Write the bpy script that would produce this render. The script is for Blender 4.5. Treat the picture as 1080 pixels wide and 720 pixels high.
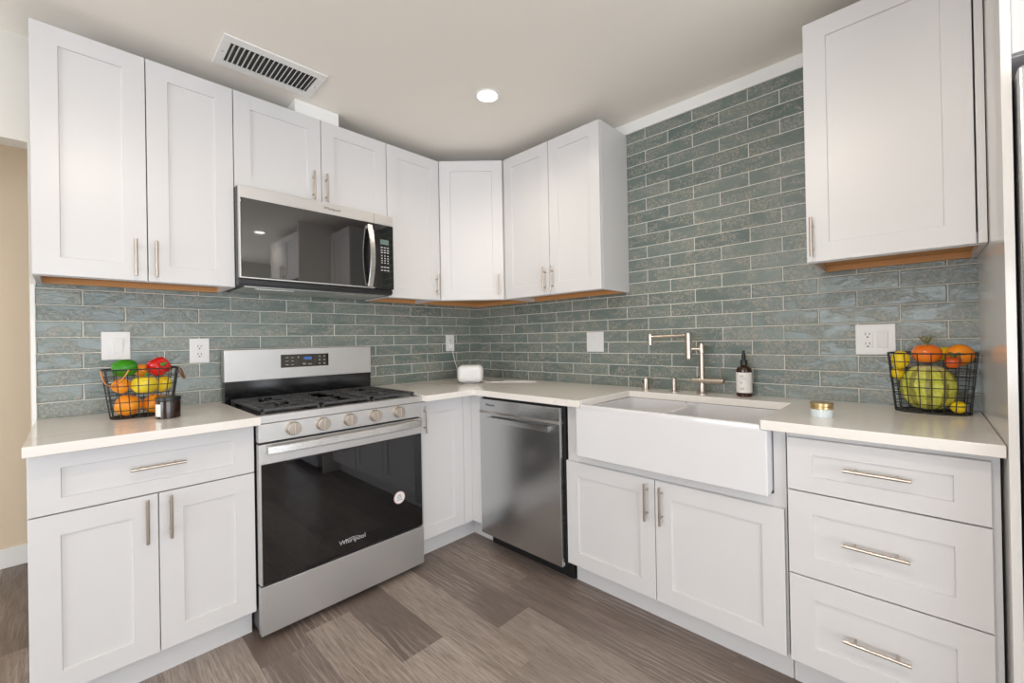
import bpy, bmesh, math, random
from mathutils import Vector, Matrix
random.seed(7)
PI = math.pi
for o_ in list(bpy.data.objects):
    bpy.data.objects.remove(o_)
SC = bpy.context.scene
COL = SC.collection

# ------------------------------------------------------------------ camera
F_PX, CX, CY = 446.77, 546.825, 356.184
cam_d = bpy.data.cameras.new('camera')
cam = bpy.data.objects.new('camera', cam_d)
COL.objects.link(cam)
cam_d.sensor_width = 36.0
cam_d.sensor_fit = 'HORIZONTAL'
cam_d.lens = 36.0 * F_PX / 1080.0
cam_d.shift_x = (540.0 - CX) / 1080.0
cam_d.shift_y = (CY - 360.0) / 1080.0
cam_d.clip_start = 0.02
rt = Vector((0.68939269, -0.72415712, -0.01828078))
up = Vector((0.01009141, -0.01563289, 0.99982687))
fw = Vector((0.72431753, 0.68945781, 0.00346943))
M = Matrix.Identity(4)
for i in range(3):
    M[i][0] = rt[i]; M[i][1] = up[i]; M[i][2] = -fw[i]
M[0][3], M[1][3], M[2][3] = -2.2247, -2.5459, 1.1982
cam.matrix_world = M
SC.camera = cam

# ------------------------------------------------------------------ world, light, exposure
SC.view_settings.view_transform = 'Standard'
SC.view_settings.look = 'None'
SC.view_settings.gamma = 1.0
SC.view_settings.exposure = 0.0
SC.view_settings.use_curve_mapping = False
world = bpy.data.worlds.new('world')
SC.world = world
world.use_nodes = True
bg = world.node_tree.nodes['Background']
bg.inputs[0].default_value = (0.75, 0.86, 1.0, 1)
bg.inputs[1].default_value = 1.5

def area(name, loc, rot, sx, sy, power, color):
    l = bpy.data.lights.new(name, 'AREA')
    l.shape = 'RECTANGLE'; l.size = sx; l.size_y = sy
    l.energy = power; l.color = color
    o = bpy.data.objects.new(name, l); COL.objects.link(o)
    o.location = loc; o.rotation_euler = rot
    return o
# daylight at the two windows behind the camera, then an added hall fill
area('daylight_south', (-2.45, -5.62, 1.15), (PI/2+.7, 0, 0), 3.2, 2.0, 106, (0.93, 0.965, 1.0))
area('daylight_west', (-6.12, -2.1, 1.25), (PI/2+.7, 0, -PI/2), 2.6, 1.7, 98, (0.93, 0.965, 1.0))
area('fill_hall', (-3.9, 1.02, 1.3), (-PI/2, 0, 0), 0.9, 1.5, 11, (1.0, 0.87, 0.70))  # added warm fill that brightens the hall wall; the hall has no window
DOWNLIGHT_W = 15

# ------------------------------------------------------------------ materials
def sc(c):
    return tuple(x/12.92 if x <= .04045 else ((x+.055)/1.055)**2.4 for x in c) + (1.0,)
def rgb(r, g, b):
    return sc((r/255., g/255., b/255.))
MATS = {}
def mat(name, col, rough=.5, metal=0., **kw):
    m = bpy.data.materials.new(name); m.use_nodes = True
    b = m.node_tree.nodes['Principled BSDF']
    b.inputs['Base Color'].default_value = col if len(col) == 4 else tuple(col)+(1,)
    b.inputs['Roughness'].default_value = rough
    b.inputs['Metallic'].default_value = metal
    for k, v in kw.items():
        b.inputs[k.replace('_', ' ')].default_value = v
    MATS[name] = m
    return m
class NT:
    """tiny node helper"""
    def __init__(s, m):
        s.t = m.node_tree; s.b = s.t.nodes['Principled BSDF']
    def n(s, typ, **kw):
        x = s.t.nodes.new(typ)
        for k, v in kw.items(): setattr(x, k, v)
        return x
    def put(s, sock, v):
        if isinstance(v, bpy.types.NodeSocket): s.t.links.new(v, sock)
        elif v is not None: sock.default_value = v
    def m(s, op, a, b=None, c=None):
        x = s.n('ShaderNodeMath', operation=op)
        s.put(x.inputs[0], a); s.put(x.inputs[1], b)
        if c is not None: s.put(x.inputs[2], c)
        return x.outputs[0]
    def mr(s, v, a, b, c=0., d=1., smooth=False):
        x = s.n('ShaderNodeMapRange')
        if smooth: x.interpolation_type = 'SMOOTHSTEP'
        s.put(x.inputs[0], v)
        for i, q in enumerate((a, b, c, d)): s.put(x.inputs[i+1], q)
        return x.outputs[0]
    def mix(s, f, a, b):
        x = s.n('ShaderNodeMix', data_type='RGBA')
        s.put(x.inputs[0], f); s.put(x.inputs[6], a); s.put(x.inputs[7], b)
        return x.outputs[2]
    def noise(s, vec, scale, detail=2., rough=.5, dist=0.):
        x = s.n('ShaderNodeTexNoise')
        s.put(x.inputs['Vector'], vec)
        x.inputs['Scale'].default_value = scale; x.inputs['Detail'].default_value = detail
        x.inputs['Roughness'].default_value = rough; x.inputs['Distortion'].default_value = dist
        return x.outputs[0]
    def obj(s):
        return s.n('ShaderNodeTexCoord').outputs['Object']
    def sep(s, v):
        x = s.n('ShaderNodeSeparateXYZ'); s.put(x.inputs[0], v); return x.outputs
    def comb(s, a, b, c):
        x = s.n('ShaderNodeCombineXYZ'); s.put(x.inputs[0], a); s.put(x.inputs[1], b); s.put(x.inputs[2], c); return x.outputs[0]
    def scale(s, v, sc_):
        x = s.n('ShaderNodeMapping'); s.put(x.inputs[0], v); x.inputs['Scale'].default_value = sc_; return x.outputs[0]
    def bump(s, h, strength, dist, normal=None):
        x = s.n('ShaderNodeBump'); x.inputs['Strength'].default_value = strength
        x.inputs['Distance'].default_value = dist; s.put(x.inputs['Height'], h)
        if normal is not None: s.put(x.inputs['Normal'], normal)
        return x.outputs[0]

mat('cabinet_paint', rgb(215, 213, 213), .34)
mat('gloss_panel', rgb(240, 237, 234), .12)
mat('wall_paint', rgb(212, 208, 200), .75)
mat('wall_grey', rgb(222, 221, 214), .75)
mat('ceiling_paint', rgb(248, 242, 233), .85)
mat('trim_paint', rgb(240, 239, 236), .45)
mat('beige_paint', rgb(226, 207, 182), .8)
mat('wood_raw', rgb(205, 150, 95), .6)
mat('black', (.012, .012, .013), .35)
mat('black_enamel', (.008, .008, .009), .12)
mat('cast_iron', (.05, .05, .052), .42)
mat('black_glass', (.004, .004, .005), .03, 0., IOR=2.25)
mat('oven_glass', (.003, .0035, .005), .03, 0., IOR=1.72)
mat('dark_grey', (.05, .052, .056), .45)
mat('plastic_white', rgb(224, 223, 222), .35)
mat('slot', (.03, .03, .03), .6)
mat('porcelain', rgb(222, 221, 223), .12)
mat('nickel', rgb(192, 181, 170), .28, 1.)
mat('chrome', rgb(205, 205, 205), .15, 1.)
mat('copper', rgb(205, 140, 95), .3, 1.)
mat('wire', (.015, .014, .014), .45)
mat('amber', (.035, .010, .004), .08)
mat('label', rgb(232, 230, 226), .6)
mat('print_grey', rgb(150, 150, 150), .5)
mat('print_light', rgb(185, 185, 185), .5)
mat('print_dark', rgb(70, 70, 74), .5)
mat('print_red', rgb(170, 70, 70), .5)
mat('gold', rgb(206, 180, 135), .3, 1.)
mat('tin_white', rgb(215, 225, 226), .35)
mat('jar_brown', (.028, .012, .008), .1)
mat('sticker_pink', rgb(214, 170, 180), .5)
mat('lcd', rgb(105, 125, 120), .3)
mat('clear_plastic', rgb(235, 235, 235), .2)
m = mat('lamp_glow', (1, 1, 1), .5)
m.node_tree.nodes['Principled BSDF'].inputs['Emission Color'].default_value = (1, .93, .82, 1)
m.node_tree.nodes['Principled BSDF'].inputs['Emission Strength'].default_value = 9
m = mat('blue_digits', (.02, .08, .3), .5)
m.node_tree.nodes['Principled BSDF'].inputs['Emission Color'].default_value = (.06, .28, .9, 1)
m.node_tree.nodes['Principled BSDF'].inputs['Emission Strength'].default_value = 1.0

def steel(name, axis, col=(178, 174, 168), rough=.27):
    m = mat(name, rgb(*col), rough, 1.)
    k = NT(m)
    s_ = [6., 6., 6.]
    for i in range(3):
        if i != axis: s_[i] = 900.
    nz = k.noise(k.scale(k.obj(), s_), 1., 2., .6)
    k.put(k.b.inputs['Roughness'], k.mr(nz, .3, .7, rough-.06, rough+.08))
    k.put(k.b.inputs['Normal'], k.bump(nz, .06, .002))
    return m
steel('steel_x', 0, (204, 202, 200), .5)
steel('steel_y', 1, (204, 205, 206), .22)
steel('steel_bright', 0, (215, 213, 210), .3)

def tile(name, axis, u0, H=.0657):
    m = mat(name, (.15, .18, .175), .2)
    k = NT(m)
    co = k.obj(); x, y, z = k.sep(co)[:3]
    u = (x, y)[axis]
    W = .2622
    up_ = k.m('DIVIDE', k.m('SUBTRACT', u, u0 - 40*W), W)
    vp = k.m('DIVIDE', k.m('SUBTRACT', z, 1.3062 - 20*H), H)
    row = k.m('FLOOR', vp)
    uu = k.m('ADD', up_, k.m('MULTIPLY', k.m('MODULO', row, 2.), .5))
    colm = k.m('FLOOR', uu)
    fu = k.m('FRACT', uu); fv = k.m('FRACT', vp)
    du = k.m('MULTIPLY', k.m('MINIMUM', fu, k.m('SUBTRACT', 1., fu)), W)
    dv = k.m('MULTIPLY', k.m('MINIMUM', fv, k.m('SUBTRACT', 1., fv)), H)
    d = k.m('MINIMUM', du, dv)
    grout = k.mr(d, .0013, .0021, 1., 0.)
    edge = k.mr(d, .001, .005, 0., 1., True)
    wn = k.n('ShaderNodeTexWhiteNoise', noise_dimensions='2D')
    k.put(wn.inputs['Vector'], k.comb(colm, row, 0.))
    rnd = wn.outputs['Value']
    off = k.comb(k.m('MULTIPLY', rnd, 37.), k.m('MULTIPLY', row, 3.1), k.m('MULTIPLY', colm, 5.3))
    va = k.n('ShaderNodeVectorMath', operation='ADD'); k.put(va.inputs[0], co); k.put(va.inputs[1], off)
    cv = va.outputs[0]
    st = k.scale(cv, (1., 1., 2.2) if axis == 0 else (1., 1., 2.2))
    big = k.noise(st, 9., 3., .55, .6)
    patch = k.mr(big, .40, .56, 0., 1., True)
    fine = k.noise(cv, 95., 4., .75, .5)
    mid = k.noise(st, 38., 3., .6, .5)
    pits = k.m('MULTIPLY', k.mr(fine, .47, .56, 0., 1., True), patch)
    base = k.mix(rnd, rgb(106, 117, 112), rgb(126, 135, 128))
    base = k.mix(k.mr(mid, .35, .65), base, k.mix(rnd, rgb(96, 110, 107), rgb(116, 127, 122)))
    base = k.mix(k.m('MULTIPLY', pits, .75), base, rgb(160, 154, 141))
    colr = k.mix(grout, base, rgb(214, 211, 203))
    k.put(k.b.inputs['Base Color'], colr)
    k.put(k.b.inputs['Roughness'], k.m('MAXIMUM', k.m('MULTIPLY', grout, .8), k.mr(pits, 0., 1., .10, .24)))
    h = k.m('ADD', k.m('MULTIPLY', edge, 1.0), k.m('ADD', k.m('MULTIPLY', mid, .4), k.m('MULTIPLY', k.m('MULTIPLY', fine, k.mr(patch, 0., 1., .35, 1.)), 1.5)))
    h = k.m('ADD', h, k.m('MULTIPLY', big, .5))
    k.put(k.b.inputs['Normal'], k.bump(h, .55, .0022))
    return m
tile('tile_north', 0, .0321)
tile('tile_east', 1, .0043, .0670)

def quartz():
    m = mat('quartz', rgb(238, 232, 226), .12)
    k = NT(m)
    co = k.obj()
    w = k.noise(co, 1.7, 5., .6, 1.2)
    v = k.mr(k.m('ABSOLUTE', k.m('SUBTRACT', w, .5)), 0., .022, 1., 0., True)
    n2 = k.noise(co, 3., 2., .5)
    v = k.m('MULTIPLY', v, k.mr(n2, .45, .7))
    k.put(k.b.inputs['Base Color'], k.mix(k.m('MULTIPLY', v, .5), rgb(238, 232, 226), rgb(190, 178, 166)))
quartz()

def plank():
    m = mat('planks', rgb(120, 105, 95), .38)
    k = NT(m)
    at = k.n('ShaderNodeAttribute', attribute_name='tone')
    sp = k.n('ShaderNodeSeparateColor'); k.put(sp.inputs[0], at.outputs['Color'])
    tone, rnd, warm = sp.outputs[:3]
    co = k.obj()
    va = k.n('ShaderNodeVectorMath', operation='ADD'); k.put(va.inputs[0], co)
    k.put(va.inputs[1], k.comb(k.m('MULTIPLY', rnd, 31.), k.m('MULTIPLY', rnd, 57.), 0.))
    cv = va.outputs[0]
    g1 = k.noise(k.scale(cv, (14., 1.3, 1.)), 1., 5., .62, 1.4)
    g2 = k.noise(k.scale(cv, (190., 9., 1.)), 1., 3., .65, .2)
    g3 = k.noise(k.scale(cv, (3., .9, 1.)), 1.6, 2., .5, .5)
    wv = k.n('ShaderNodeTexWave', wave_type='BANDS', bands_direction='X')
    k.put(wv.inputs['Vector'], k.scale(cv, (1., .16, 1.)))
    wv.inputs['Scale'].default_value = 14.; wv.inputs['Distortion'].default_value = 9.
    wv.inputs['Detail'].default_value = 3.; wv.inputs['Detail Scale'].default_value = 1.1
    light = k.mix(warm, rgb(194, 180, 169), rgb(190, 169, 152))
    dark = k.mix(warm, rgb(112, 99, 92), rgb(108, 89, 78))
    t = k.m('ADD', tone, k.m('MULTIPLY', k.m('SUBTRACT', g1, .5), .75))
    t = k.m('ADD', t, k.m('MULTIPLY', k.m('SUBTRACT', g3, .5), .25))
    c = k.mix(k.mr(t, 0., 1.), dark, light)
    streak = k.m('MULTIPLY', k.mr(wv.outputs[0], .72, .98, 0., 1., True), k.mr(g3, .42, .62))
    c = k.mix(k.m('MULTIPLY', streak, .35), c, rgb(192, 184, 176))
    c = k.mix(k.m('MULTIPLY', k.mr(g2, .46, .66), .6), c, rgb(96, 82, 73))
    k.put(k.b.inputs['Base Color'], c)
    k.put(k.b.inputs['Roughness'], k.mr(g2, .3, .7, .34, .5))
    k.put(k.b.inputs['Normal'], k.bump(g2, .12, .002))
plank()

def fruit(name, c1, c2, rough=.3, scale=18.):
    m = mat(name, c1, rough)
    k = NT(m)
    n_ = k.noise(k.obj(), scale, 3., .5)
    k.put(k.b.inputs['Base Color'], k.mix(k.mr(n_, .35, .65), c1, c2))
fruit('pepper_green', rgb(40, 116, 22), rgb(62, 150, 32), .22)
fruit('pepper_red', rgb(190, 16, 16), rgb(222, 34, 34), .2)
fruit('pepper_yellow', rgb(232, 198, 24), rgb(246, 218, 62), .28)
fruit('pepper_orange', rgb(243, 140, 18), rgb(250, 164, 44), .3)
fruit('tomato_orange', rgb(238, 112, 18), rgb(246, 138, 36), .2)
fruit('tomato_red', rgb(214, 82, 22), rgb(228, 100, 34), .25)
fruit('orange_peel', rgb(245, 138, 14), rgb(252, 156, 30), .35, 60.)
fruit('lemon_peel', rgb(240, 200, 10), rgb(250, 218, 40), .35, 60.)
fruit('leaf_green', rgb(78, 128, 60), rgb(140, 170, 110), .5, 30.)
fruit('leaf_pale', rgb(150, 168, 110), rgb(214, 212, 180), .5, 30.)
fruit('stem_green', rgb(52, 120, 36), rgb(88, 150, 60), .5)
def melon():
    m = mat('gourd_skin', rgb(200, 200, 70), .4)
    k = NT(m)
    co = k.obj(); x, y, z = k.sep(co)[:3]
    ang = k.m('ARCTAN2', y, x)
    nz = k.noise(co, 26., 3., .6)
    nz2 = k.noise(co, 60., 3., .6)
    s_ = k.m('COSINE', k.m('ADD', k.m('MULTIPLY', ang, 10.), k.m('MULTIPLY', k.m('SUBTRACT', nz, .5), 4.)))
    f = k.mr(s_, .15, .6, 0., 1., True)
    c = k.mix(k.mr(nz2, .4, .6), rgb(196, 198, 60), rgb(222, 220, 110))
    c = k.mix(k.m('MULTIPLY', f, .85), c, k.mix(k.mr(nz2, .4, .6), rgb(120, 116, 48), rgb(150, 140, 62)))
    top = k.mr(k.m('ADD', z, k.m('MULTIPLY', k.m('SUBTRACT', nz, .5), .05)), .058, .074)
    c = k.mix(k.m('MULTIPLY', top, .6), c, rgb(226, 226, 190))
    k.put(k.b.inputs['Base Color'], c)
    k.put(k.b.inputs['Normal'], k.bump(nz2, .3, .003))
melon()

# ------------------------------------------------------------------ mesh helpers
class MB:
    def __init__(s): s.bm = bmesh.new(); s.mi = 0; s.xf = None
    def _add(s, tmp):
        for f in tmp.faces: f.material_index = s.mi
        if s.xf is not None: bmesh.ops.transform(tmp, matrix=s.xf, verts=tmp.verts)
        me = bpy.data.meshes.new('t'); tmp.to_mesh(me); tmp.free()
        s.bm.from_mesh(me); bpy.data.meshes.remove(me)
        return s
    def box(s, x0, x1, y0, y1, z0, z1, bev=0., seg=2):
        t = bmesh.new()
        bmesh.ops.create_cube(t, size=1.)
        for v in t.verts:
            v.co = Vector(((x0+x1)/2+v.co.x*abs(x1-x0), (y0+y1)/2+v.co.y*abs(y1-y0), (z0+z1)/2+v.co.z*abs(z1-z0)))
        if bev: bmesh.ops.bevel(t, geom=list(t.edges), offset=bev, segments=seg, profile=.5, affect='EDGES')
        return s._add(t)
    def prism(s, poly, z0, z1, bev=0., seg=2):
        t = bmesh.new()
        lo = [t.verts.new((x, y, z0)) for x, y in poly]; hi = [t.verts.new((x, y, z1)) for x, y in poly]
        n = len(poly)
        t.faces.new(hi); t.faces.new(lo[::-1])
        for i in range(n): t.faces.new((lo[i], lo[(i+1) % n], hi[(i+1) % n], hi[i]))
        bmesh.ops.recalc_face_normals(t, faces=t.faces)
        if bev: bmesh.ops.bevel(t, geom=list(t.edges), offset=bev, segments=seg, profile=.5, affect='EDGES')
        return s._add(t)
    def cyl(s, p0, p1, r, n=16, r1=None, bev=0.):
        p0 = Vector(p0); p1 = Vector(p1); d = p1-p0
        t = bmesh.new()
        bmesh.ops.create_cone(t, cap_ends=True, segments=n, radius1=r, radius2=r if r1 is None else r1, depth=d.length)
        if bev:
            ed = [e for e in t.edges if abs(e.verts[0].co.z-e.verts[1].co.z) < 1e-6]
            bmesh.ops.bevel(t, geom=ed, offset=bev, segments=2, profile=.5, affect='EDGES')
        q = Vector((0, 0, 1)).rotation_difference(d.normalized()).to_matrix().to_4x4()
        bmesh.ops.transform(t, matrix=Matrix.Translation((p0+p1)/2) @ q, verts=t.verts)
        return s._add(t)
    def lathe(s, prof, c=(0, 0, 0), n=32, sx=1., sy=1.):
        t = bmesh.new(); rings = []
        for r, z in prof:
            if r < 1e-6: rings.append([t.verts.new((c[0], c[1], c[2]+z))])
            else: rings.append([t.verts.new((c[0]+sx*r*math.cos(2*PI*i/n), c[1]+sy*r*math.sin(2*PI*i/n), c[2]+z)) for i in range(n)])
        for a, b in zip(rings, rings[1:]):
            for i in range(n):
                j = (i+1) % n
                if len(a) == 1 and len(b) > 1: t.faces.new((a[0], b[i], b[j]))
                elif len(b) == 1 and len(a) > 1: t.faces.new((a[i], b[0], a[j]))
                elif len(a) > 1: t.faces.new((a[i], a[j], b[j], b[i]))
        if len(rings[0]) > 1: t.faces.new(rings[0])
        if len(rings[-1]) > 1: t.faces.new(rings[-1])
        bmesh.ops.recalc_face_normals(t, faces=t.faces)
        return s._add(t)
    def tube(s, pts, r, n=8, closed=False, flat=1.):
        pts = [Vector(p) for p in pts]; N = len(pts)
        t = bmesh.new(); rings = []; prev = None
        for i, p in enumerate(pts):
            if closed: d = pts[(i+1) % N]-pts[i-1]
            else: d = pts[min(i+1, N-1)]-pts[max(i-1, 0)]
            d.normalize()
            if prev is None:
                u = d.orthogonal().normalized()
            else:
                u = (prev-d*prev.dot(d)).normalized()
            prev = u; w = d.cross(u)
            rings.append([t.verts.new(p+r*(math.cos(2*PI*j/n)*u+flat*math.sin(2*PI*j/n)*w)) for j in range(n)])
        cnt = N if closed else N-1
        for i in range(cnt):
            a, b = rings[i], rings[(i+1) % N]
            if closed and i == N-1:
                k = min(range(n), key=lambda q: (b[q].co-a[0].co).length)
                b = b[k:]+b[:k]
            for j in range(n): t.faces.new((a[j], a[(j+1) % n], b[(j+1) % n], b[j]))
        if not closed: t.faces.new(rings[0][::-1]); t.faces.new(rings[-1])
        bmesh.ops.recalc_face_normals(t, faces=t.faces)
        return s._add(t)
    def ball(s, c, rx, ry, rz, n=24, fn=None):
        t = bmesh.new()
        bmesh.ops.create_uvsphere(t, u_segments=n*2, v_segments=n, radius=1.)
        for v in t.verts:
            q = v.co.copy()
            if fn: q = fn(q)
            v.co = Vector((c[0]+q.x*rx, c[1]+q.y*ry, c[2]+q.z*rz))
        return s._add(t)
    def build(s, name, m, parent=None, loc=None, rot=None, ang=.6):
        me = bpy.data.meshes.new(name); s.bm.to_mesh(me); s.bm.free()
        for k in (m if isinstance(m, (list, tuple)) else [m]):
            me.materials.append(MATS[k] if isinstance(k, str) else k)
        for p in me.polygons: p.use_smooth = True
        me.set_sharp_from_angle(angle=ang)
        o = bpy.data.objects.new(name, me); COL.objects.link(o)
        wn = o.modifiers.new('weighted_normal', 'WEIGHTED_NORMAL'); wn.keep_sharp = True; wn.weight = 100
        if parent: o.parent = parent
        if loc is not None: o.location = loc
        if rot is not None: o.rotation_euler = rot
        return o
def tag(o, label, cat, group=None):
    o['label'] = label; o['category'] = cat
    if group: o['group'] = group
    return o
def empty(name, loc, rz=0., label=None, cat=None, group=None):
    o = bpy.data.objects.new(name, None); COL.objects.link(o)
    o.empty_display_size = .1
    o.location = loc; o.rotation_euler = (0, 0, rz)
    if label: tag(o, label, cat, group)
    return o
def struct(o): o['kind'] = 'structure'; return o
def text(name, body, size, mw, m, parent=None, ext=.0004):
    cu = bpy.data.curves.new(name, 'FONT'); cu.body = body; cu.size = size; cu.extrude = ext
    cu.align_x = 'CENTER'; cu.align_y = 'CENTER'; cu.resolution_u = 3
    t = bpy.data.objects.new(name+'_t', cu); COL.objects.link(t)
    bpy.context.view_layer.update()
    me = bpy.data.meshes.new_from_object(t.evaluated_get(bpy.context.evaluated_depsgraph_get()))
    bpy.data.objects.remove(t); bpy.data.curves.remove(cu)
    me.materials.clear(); me.materials.append(MATS[m])
    me.transform(mw)
    o = bpy.data.objects.new(name, me); COL.objects.link(o)
    if parent: o.parent = parent
    return o
# lettering frames: text lying in XZ facing -Y
def face_n(x, y, z): return Matrix.Translation((x, y, z)) @ Matrix.Rotation(PI/2, 4, 'X')
def boolean_cut(base, cutters, name, m, parent=None):
    """base, cutters: MB -> one mesh"""
    b = base.build(name+'_b', m); mods = []
    for c in cutters:
        co = c.build(name+'_c', m); mods.append(co)
        md = b.modifiers.new('b', 'BOOLEAN'); md.operation = 'DIFFERENCE'; md.solver = 'EXACT'; md.object = co
    bpy.context.view_layer.update()
    me = bpy.data.meshes.new_from_object(b.evaluated_get(bpy.context.evaluated_depsgraph_get()))
    for c in mods: bpy.data.objects.remove(c)
    bpy.data.objects.remove(b)
    me.name = name
    for p in me.polygons: p.use_smooth = True
    me.set_sharp_from_angle(angle=.7)
    o = bpy.data.objects.new(name, me); COL.objects.link(o)
    if parent: o.parent = parent
    return o

# ------------------------------------------------------------------ the room
CEIL = 2.43
ZC = .9127                       # counter top
XL = -2.328                      # left end of the tiled north wall
PANEL = -2.695                   # inner face of the fridge panel
XW, YS = -6.0, -5.5              # west and south walls
# floor of individual planks, one mesh with a colour per plank
def floor():
    bm = bmesh.new()
    lay = bm.loops.layers.color.new('tone')
    PW, PL = .1853, 1.22
    tones = {(0, 0): (.62, .2), (0, 1): (.02, .15), (1, 0): (.6, .2), (1, 1): (.66, .5), (2, 0): (.8, .05), (2, 1): (.06, .3), (3, 0): (.5, .35), (3, 1): (.66, .5)}
    joints = {0: -1.2527, 1: -1.466, 2: -1.1235, 3: -1.9, -1: -2.3}
    i0 = int(math.floor((-.834-.1)/PW))
    for i in range(-5, 30):
        x1 = -.834 - i*PW; x0 = x1-PW
        j = joints.get(i, -random.random()*PL)
        k = int((j-1.2)/PL)+3
        y = j + PL*4
        seq = 4
        while y > YS-.1:
            ya, yb = y-PL, y
            # piece index: 1 = just beyond the joint (north), 0 = just before it
            idx = 1 if abs(ya-j) < .01 else (0 if abs(yb-j) < .01 else None)
            t = tones.get((i, idx), (random.choice((.15, .35, .5, .62, .75)), random.random()*.7))
            if ya < 1.2 and yb > YS:
                vs = [bm.verts.new(p) for p in ((x0, max(ya, YS-.1), 0), (x1, max(ya, YS-.1), 0), (x1, min(yb, 1.25), 0), (x0, min(yb, 1.25), 0))]
                f = bm.faces.new(vs); r = random.random()
                for l in f.loops: l[lay] = (t[0], r, t[1], 1)
            y -= PL
    # slab under the planks
    bmesh.ops.recalc_face_normals(bm, faces=bm.faces)
    me = bpy.data.meshes.new('floor'); bm.to_mesh(me); bm.free()
    me.materials.append(MATS['planks'])
    o = bpy.data.objects.new('floor', me); COL.objects.link(o)
    return struct(o)
floor()
struct(MB().box(XW-.1, .1, YS-.1, 1.25, CEIL, CEIL+.1).build('ceiling', 'ceiling_paint'))
b = MB(); b.mi = 1
b.box(XL, .009, 0., .009, 0, CEIL)                       # tiled face
b.mi = 0
b.box(XL-.015, .1, .003, .1, 0, CEIL)                    # wall body; its painted end shows left of the tiles
b.box(XW, XL-.015, .003, .1, 2.013, CEIL)                # header over the opening to the hall
struct(b.build('wall_north', ['wall_paint', 'tile_north']))
b = MB(); b.box(0, .1, YS, 0., 0, CEIL); b.mi = 1; b.box(-.0005, .05, PANEL-.02, -.0, 0, 2.40)
struct(b.build('wall_east', ['wall_paint', 'tile_east']))
struct(MB().box(XW, .1, 1.1065, 1.2, 0, CEIL).build('wall_hall', 'beige_paint'))
struct(MB().box(-5.9, .05, 1.094, 1.1065, 0, .105, .003).build('baseboard_hall', 'trim_paint'))
# south wall with a wide glazed opening, west wall with a window, hall end
b = MB()
b.box(XW, -4.1, YS-.1, YS, 0, CEIL); b.box(-.8, .1, YS-.1, YS, 0, CEIL); b.box(-4.1, -.8, YS-.1, YS, 2.2, CEIL); b.box(-4.1, -.8, YS-.1, YS, 0, .1)
struct(b.build('wall_south', 'wall_grey'))
b = MB()
b.box(XW-.1, XW, YS, -3.45, 0, CEIL); b.box(XW-.1, XW, -.75, 1.2, 0, CEIL); b.box(XW-.1, XW, -3.45, -.75, 2.15, CEIL); b.box(XW-.1, XW, -3.45, -.75, 0, .35)
struct(b.build('wall_west', 'wall_grey'))
b = MB()
for x in (-4.1, -3.0, -1.9, -.85): b.box(x, x+.05, YS-.07, YS-.01, .1, 2.2)
b.box(-4.1, -.8, YS-.07, YS-.01, .1, .15); b.box(-4.1, -.8, YS-.07, YS-.01, 2.15, 2.2)
struct(b.build('window_1', 'trim_paint'))
b = MB()
for y in (-3.45, -2.125, -.8): b.box(XW-.07, XW-.01, y, y+.05, .35, 2.15)
b.box(XW-.07, XW-.01, -3.45, -.75, .35, .4); b.box(XW-.07, XW-.01, -3.45, -.75, 2.1, 2.15)
struct(b.build('window_2', 'trim_paint'))
# crown board on the sink wall
struct(MB().box(-.013, -.0006, -2.69, -.0, 2.368, CEIL, .002).build('trim_1', 'trim_paint'))
# white corner bead closing the tiles
struct(MB().box(XL-.012, XL, -.004, .003, 0, 1.452, .001).build('trim_2', 'trim_paint'))

# ------------------------------------------------------------------ cabinets
def bar_handle(parent, x, z0, z1, yf, vertical=True, r=.0052):
    """bar pull in cabinet coordinates; yf = door face"""
    b = MB(); yb = yf-.030
    if vertical:
        b.cyl((x, yb, z0), (x, yb, z1), r, 14, bev=.0012)
        for z in (z0+.029, z1-.029): b.cyl((x, yf, z), (x, yb, z), r*.8, 10)
    else:
        b.cyl((z0, yb, x), (z1, yb, x), r, 14, bev=.0012)
        for z in (z0+.029, z1-.029): b.cyl((z, yf, x), (z, yb, x), r*.8, 10)
    return b.build('handle', 'nickel', parent)
def shaker(w, h, st=.067, t=.020, rec=.0065, ch=.0012, sx=None):
    """door mesh, local x 0..w, z 0..h, back y=0, front y=-t"""
    bm = bmesh.new()
    sx = sx or st
    def loop(i, y, j=None):
        j = i if j is None else j
        return [bm.verts.new(p) for p in ((j, y, i), (w-j, y, i), (w-j, y, h-i), (j, y, h-i))]
    L = [loop(0, 0), loop(0, -t+ch), loop(ch, -t), loop(st, -t, sx), loop(st+.002, -t+rec, sx+.002)]
    bm.faces.new(L[0])
    for a, c in zip(L, L[1:]):
        for i in range(4): bm.faces.new((a[i], a[(i+1) % 4], c[(i+1) % 4], c[i]))
    bm.faces.new(L[-1])
    bmesh.ops.recalc_face_normals(bm, faces=bm.faces)
    return bm
def front(parent, kind, x0, x1, z0, z1, yf, handle=None, gap=.0016, st=.067):
    """a shaker door or drawer front whose face lies at local y = yf"""
    b = MB(); b.bm.free(); b.bm = shaker(x1-x0-2*gap, z1-z0-2*gap, st, sx=.069 if kind == 'drawer' else None)
    o = b.build(kind, 'cabinet_paint', parent, (x0+gap, yf+.020, z0+gap), ang=.3)
    if handle:
        k = handle[0]
        h = bar_handle(o, *handle[1:], yf, k == 'v')
        h.location = (-(x0+gap), -(yf+.020), -(z0+gap))
    return o
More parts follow.
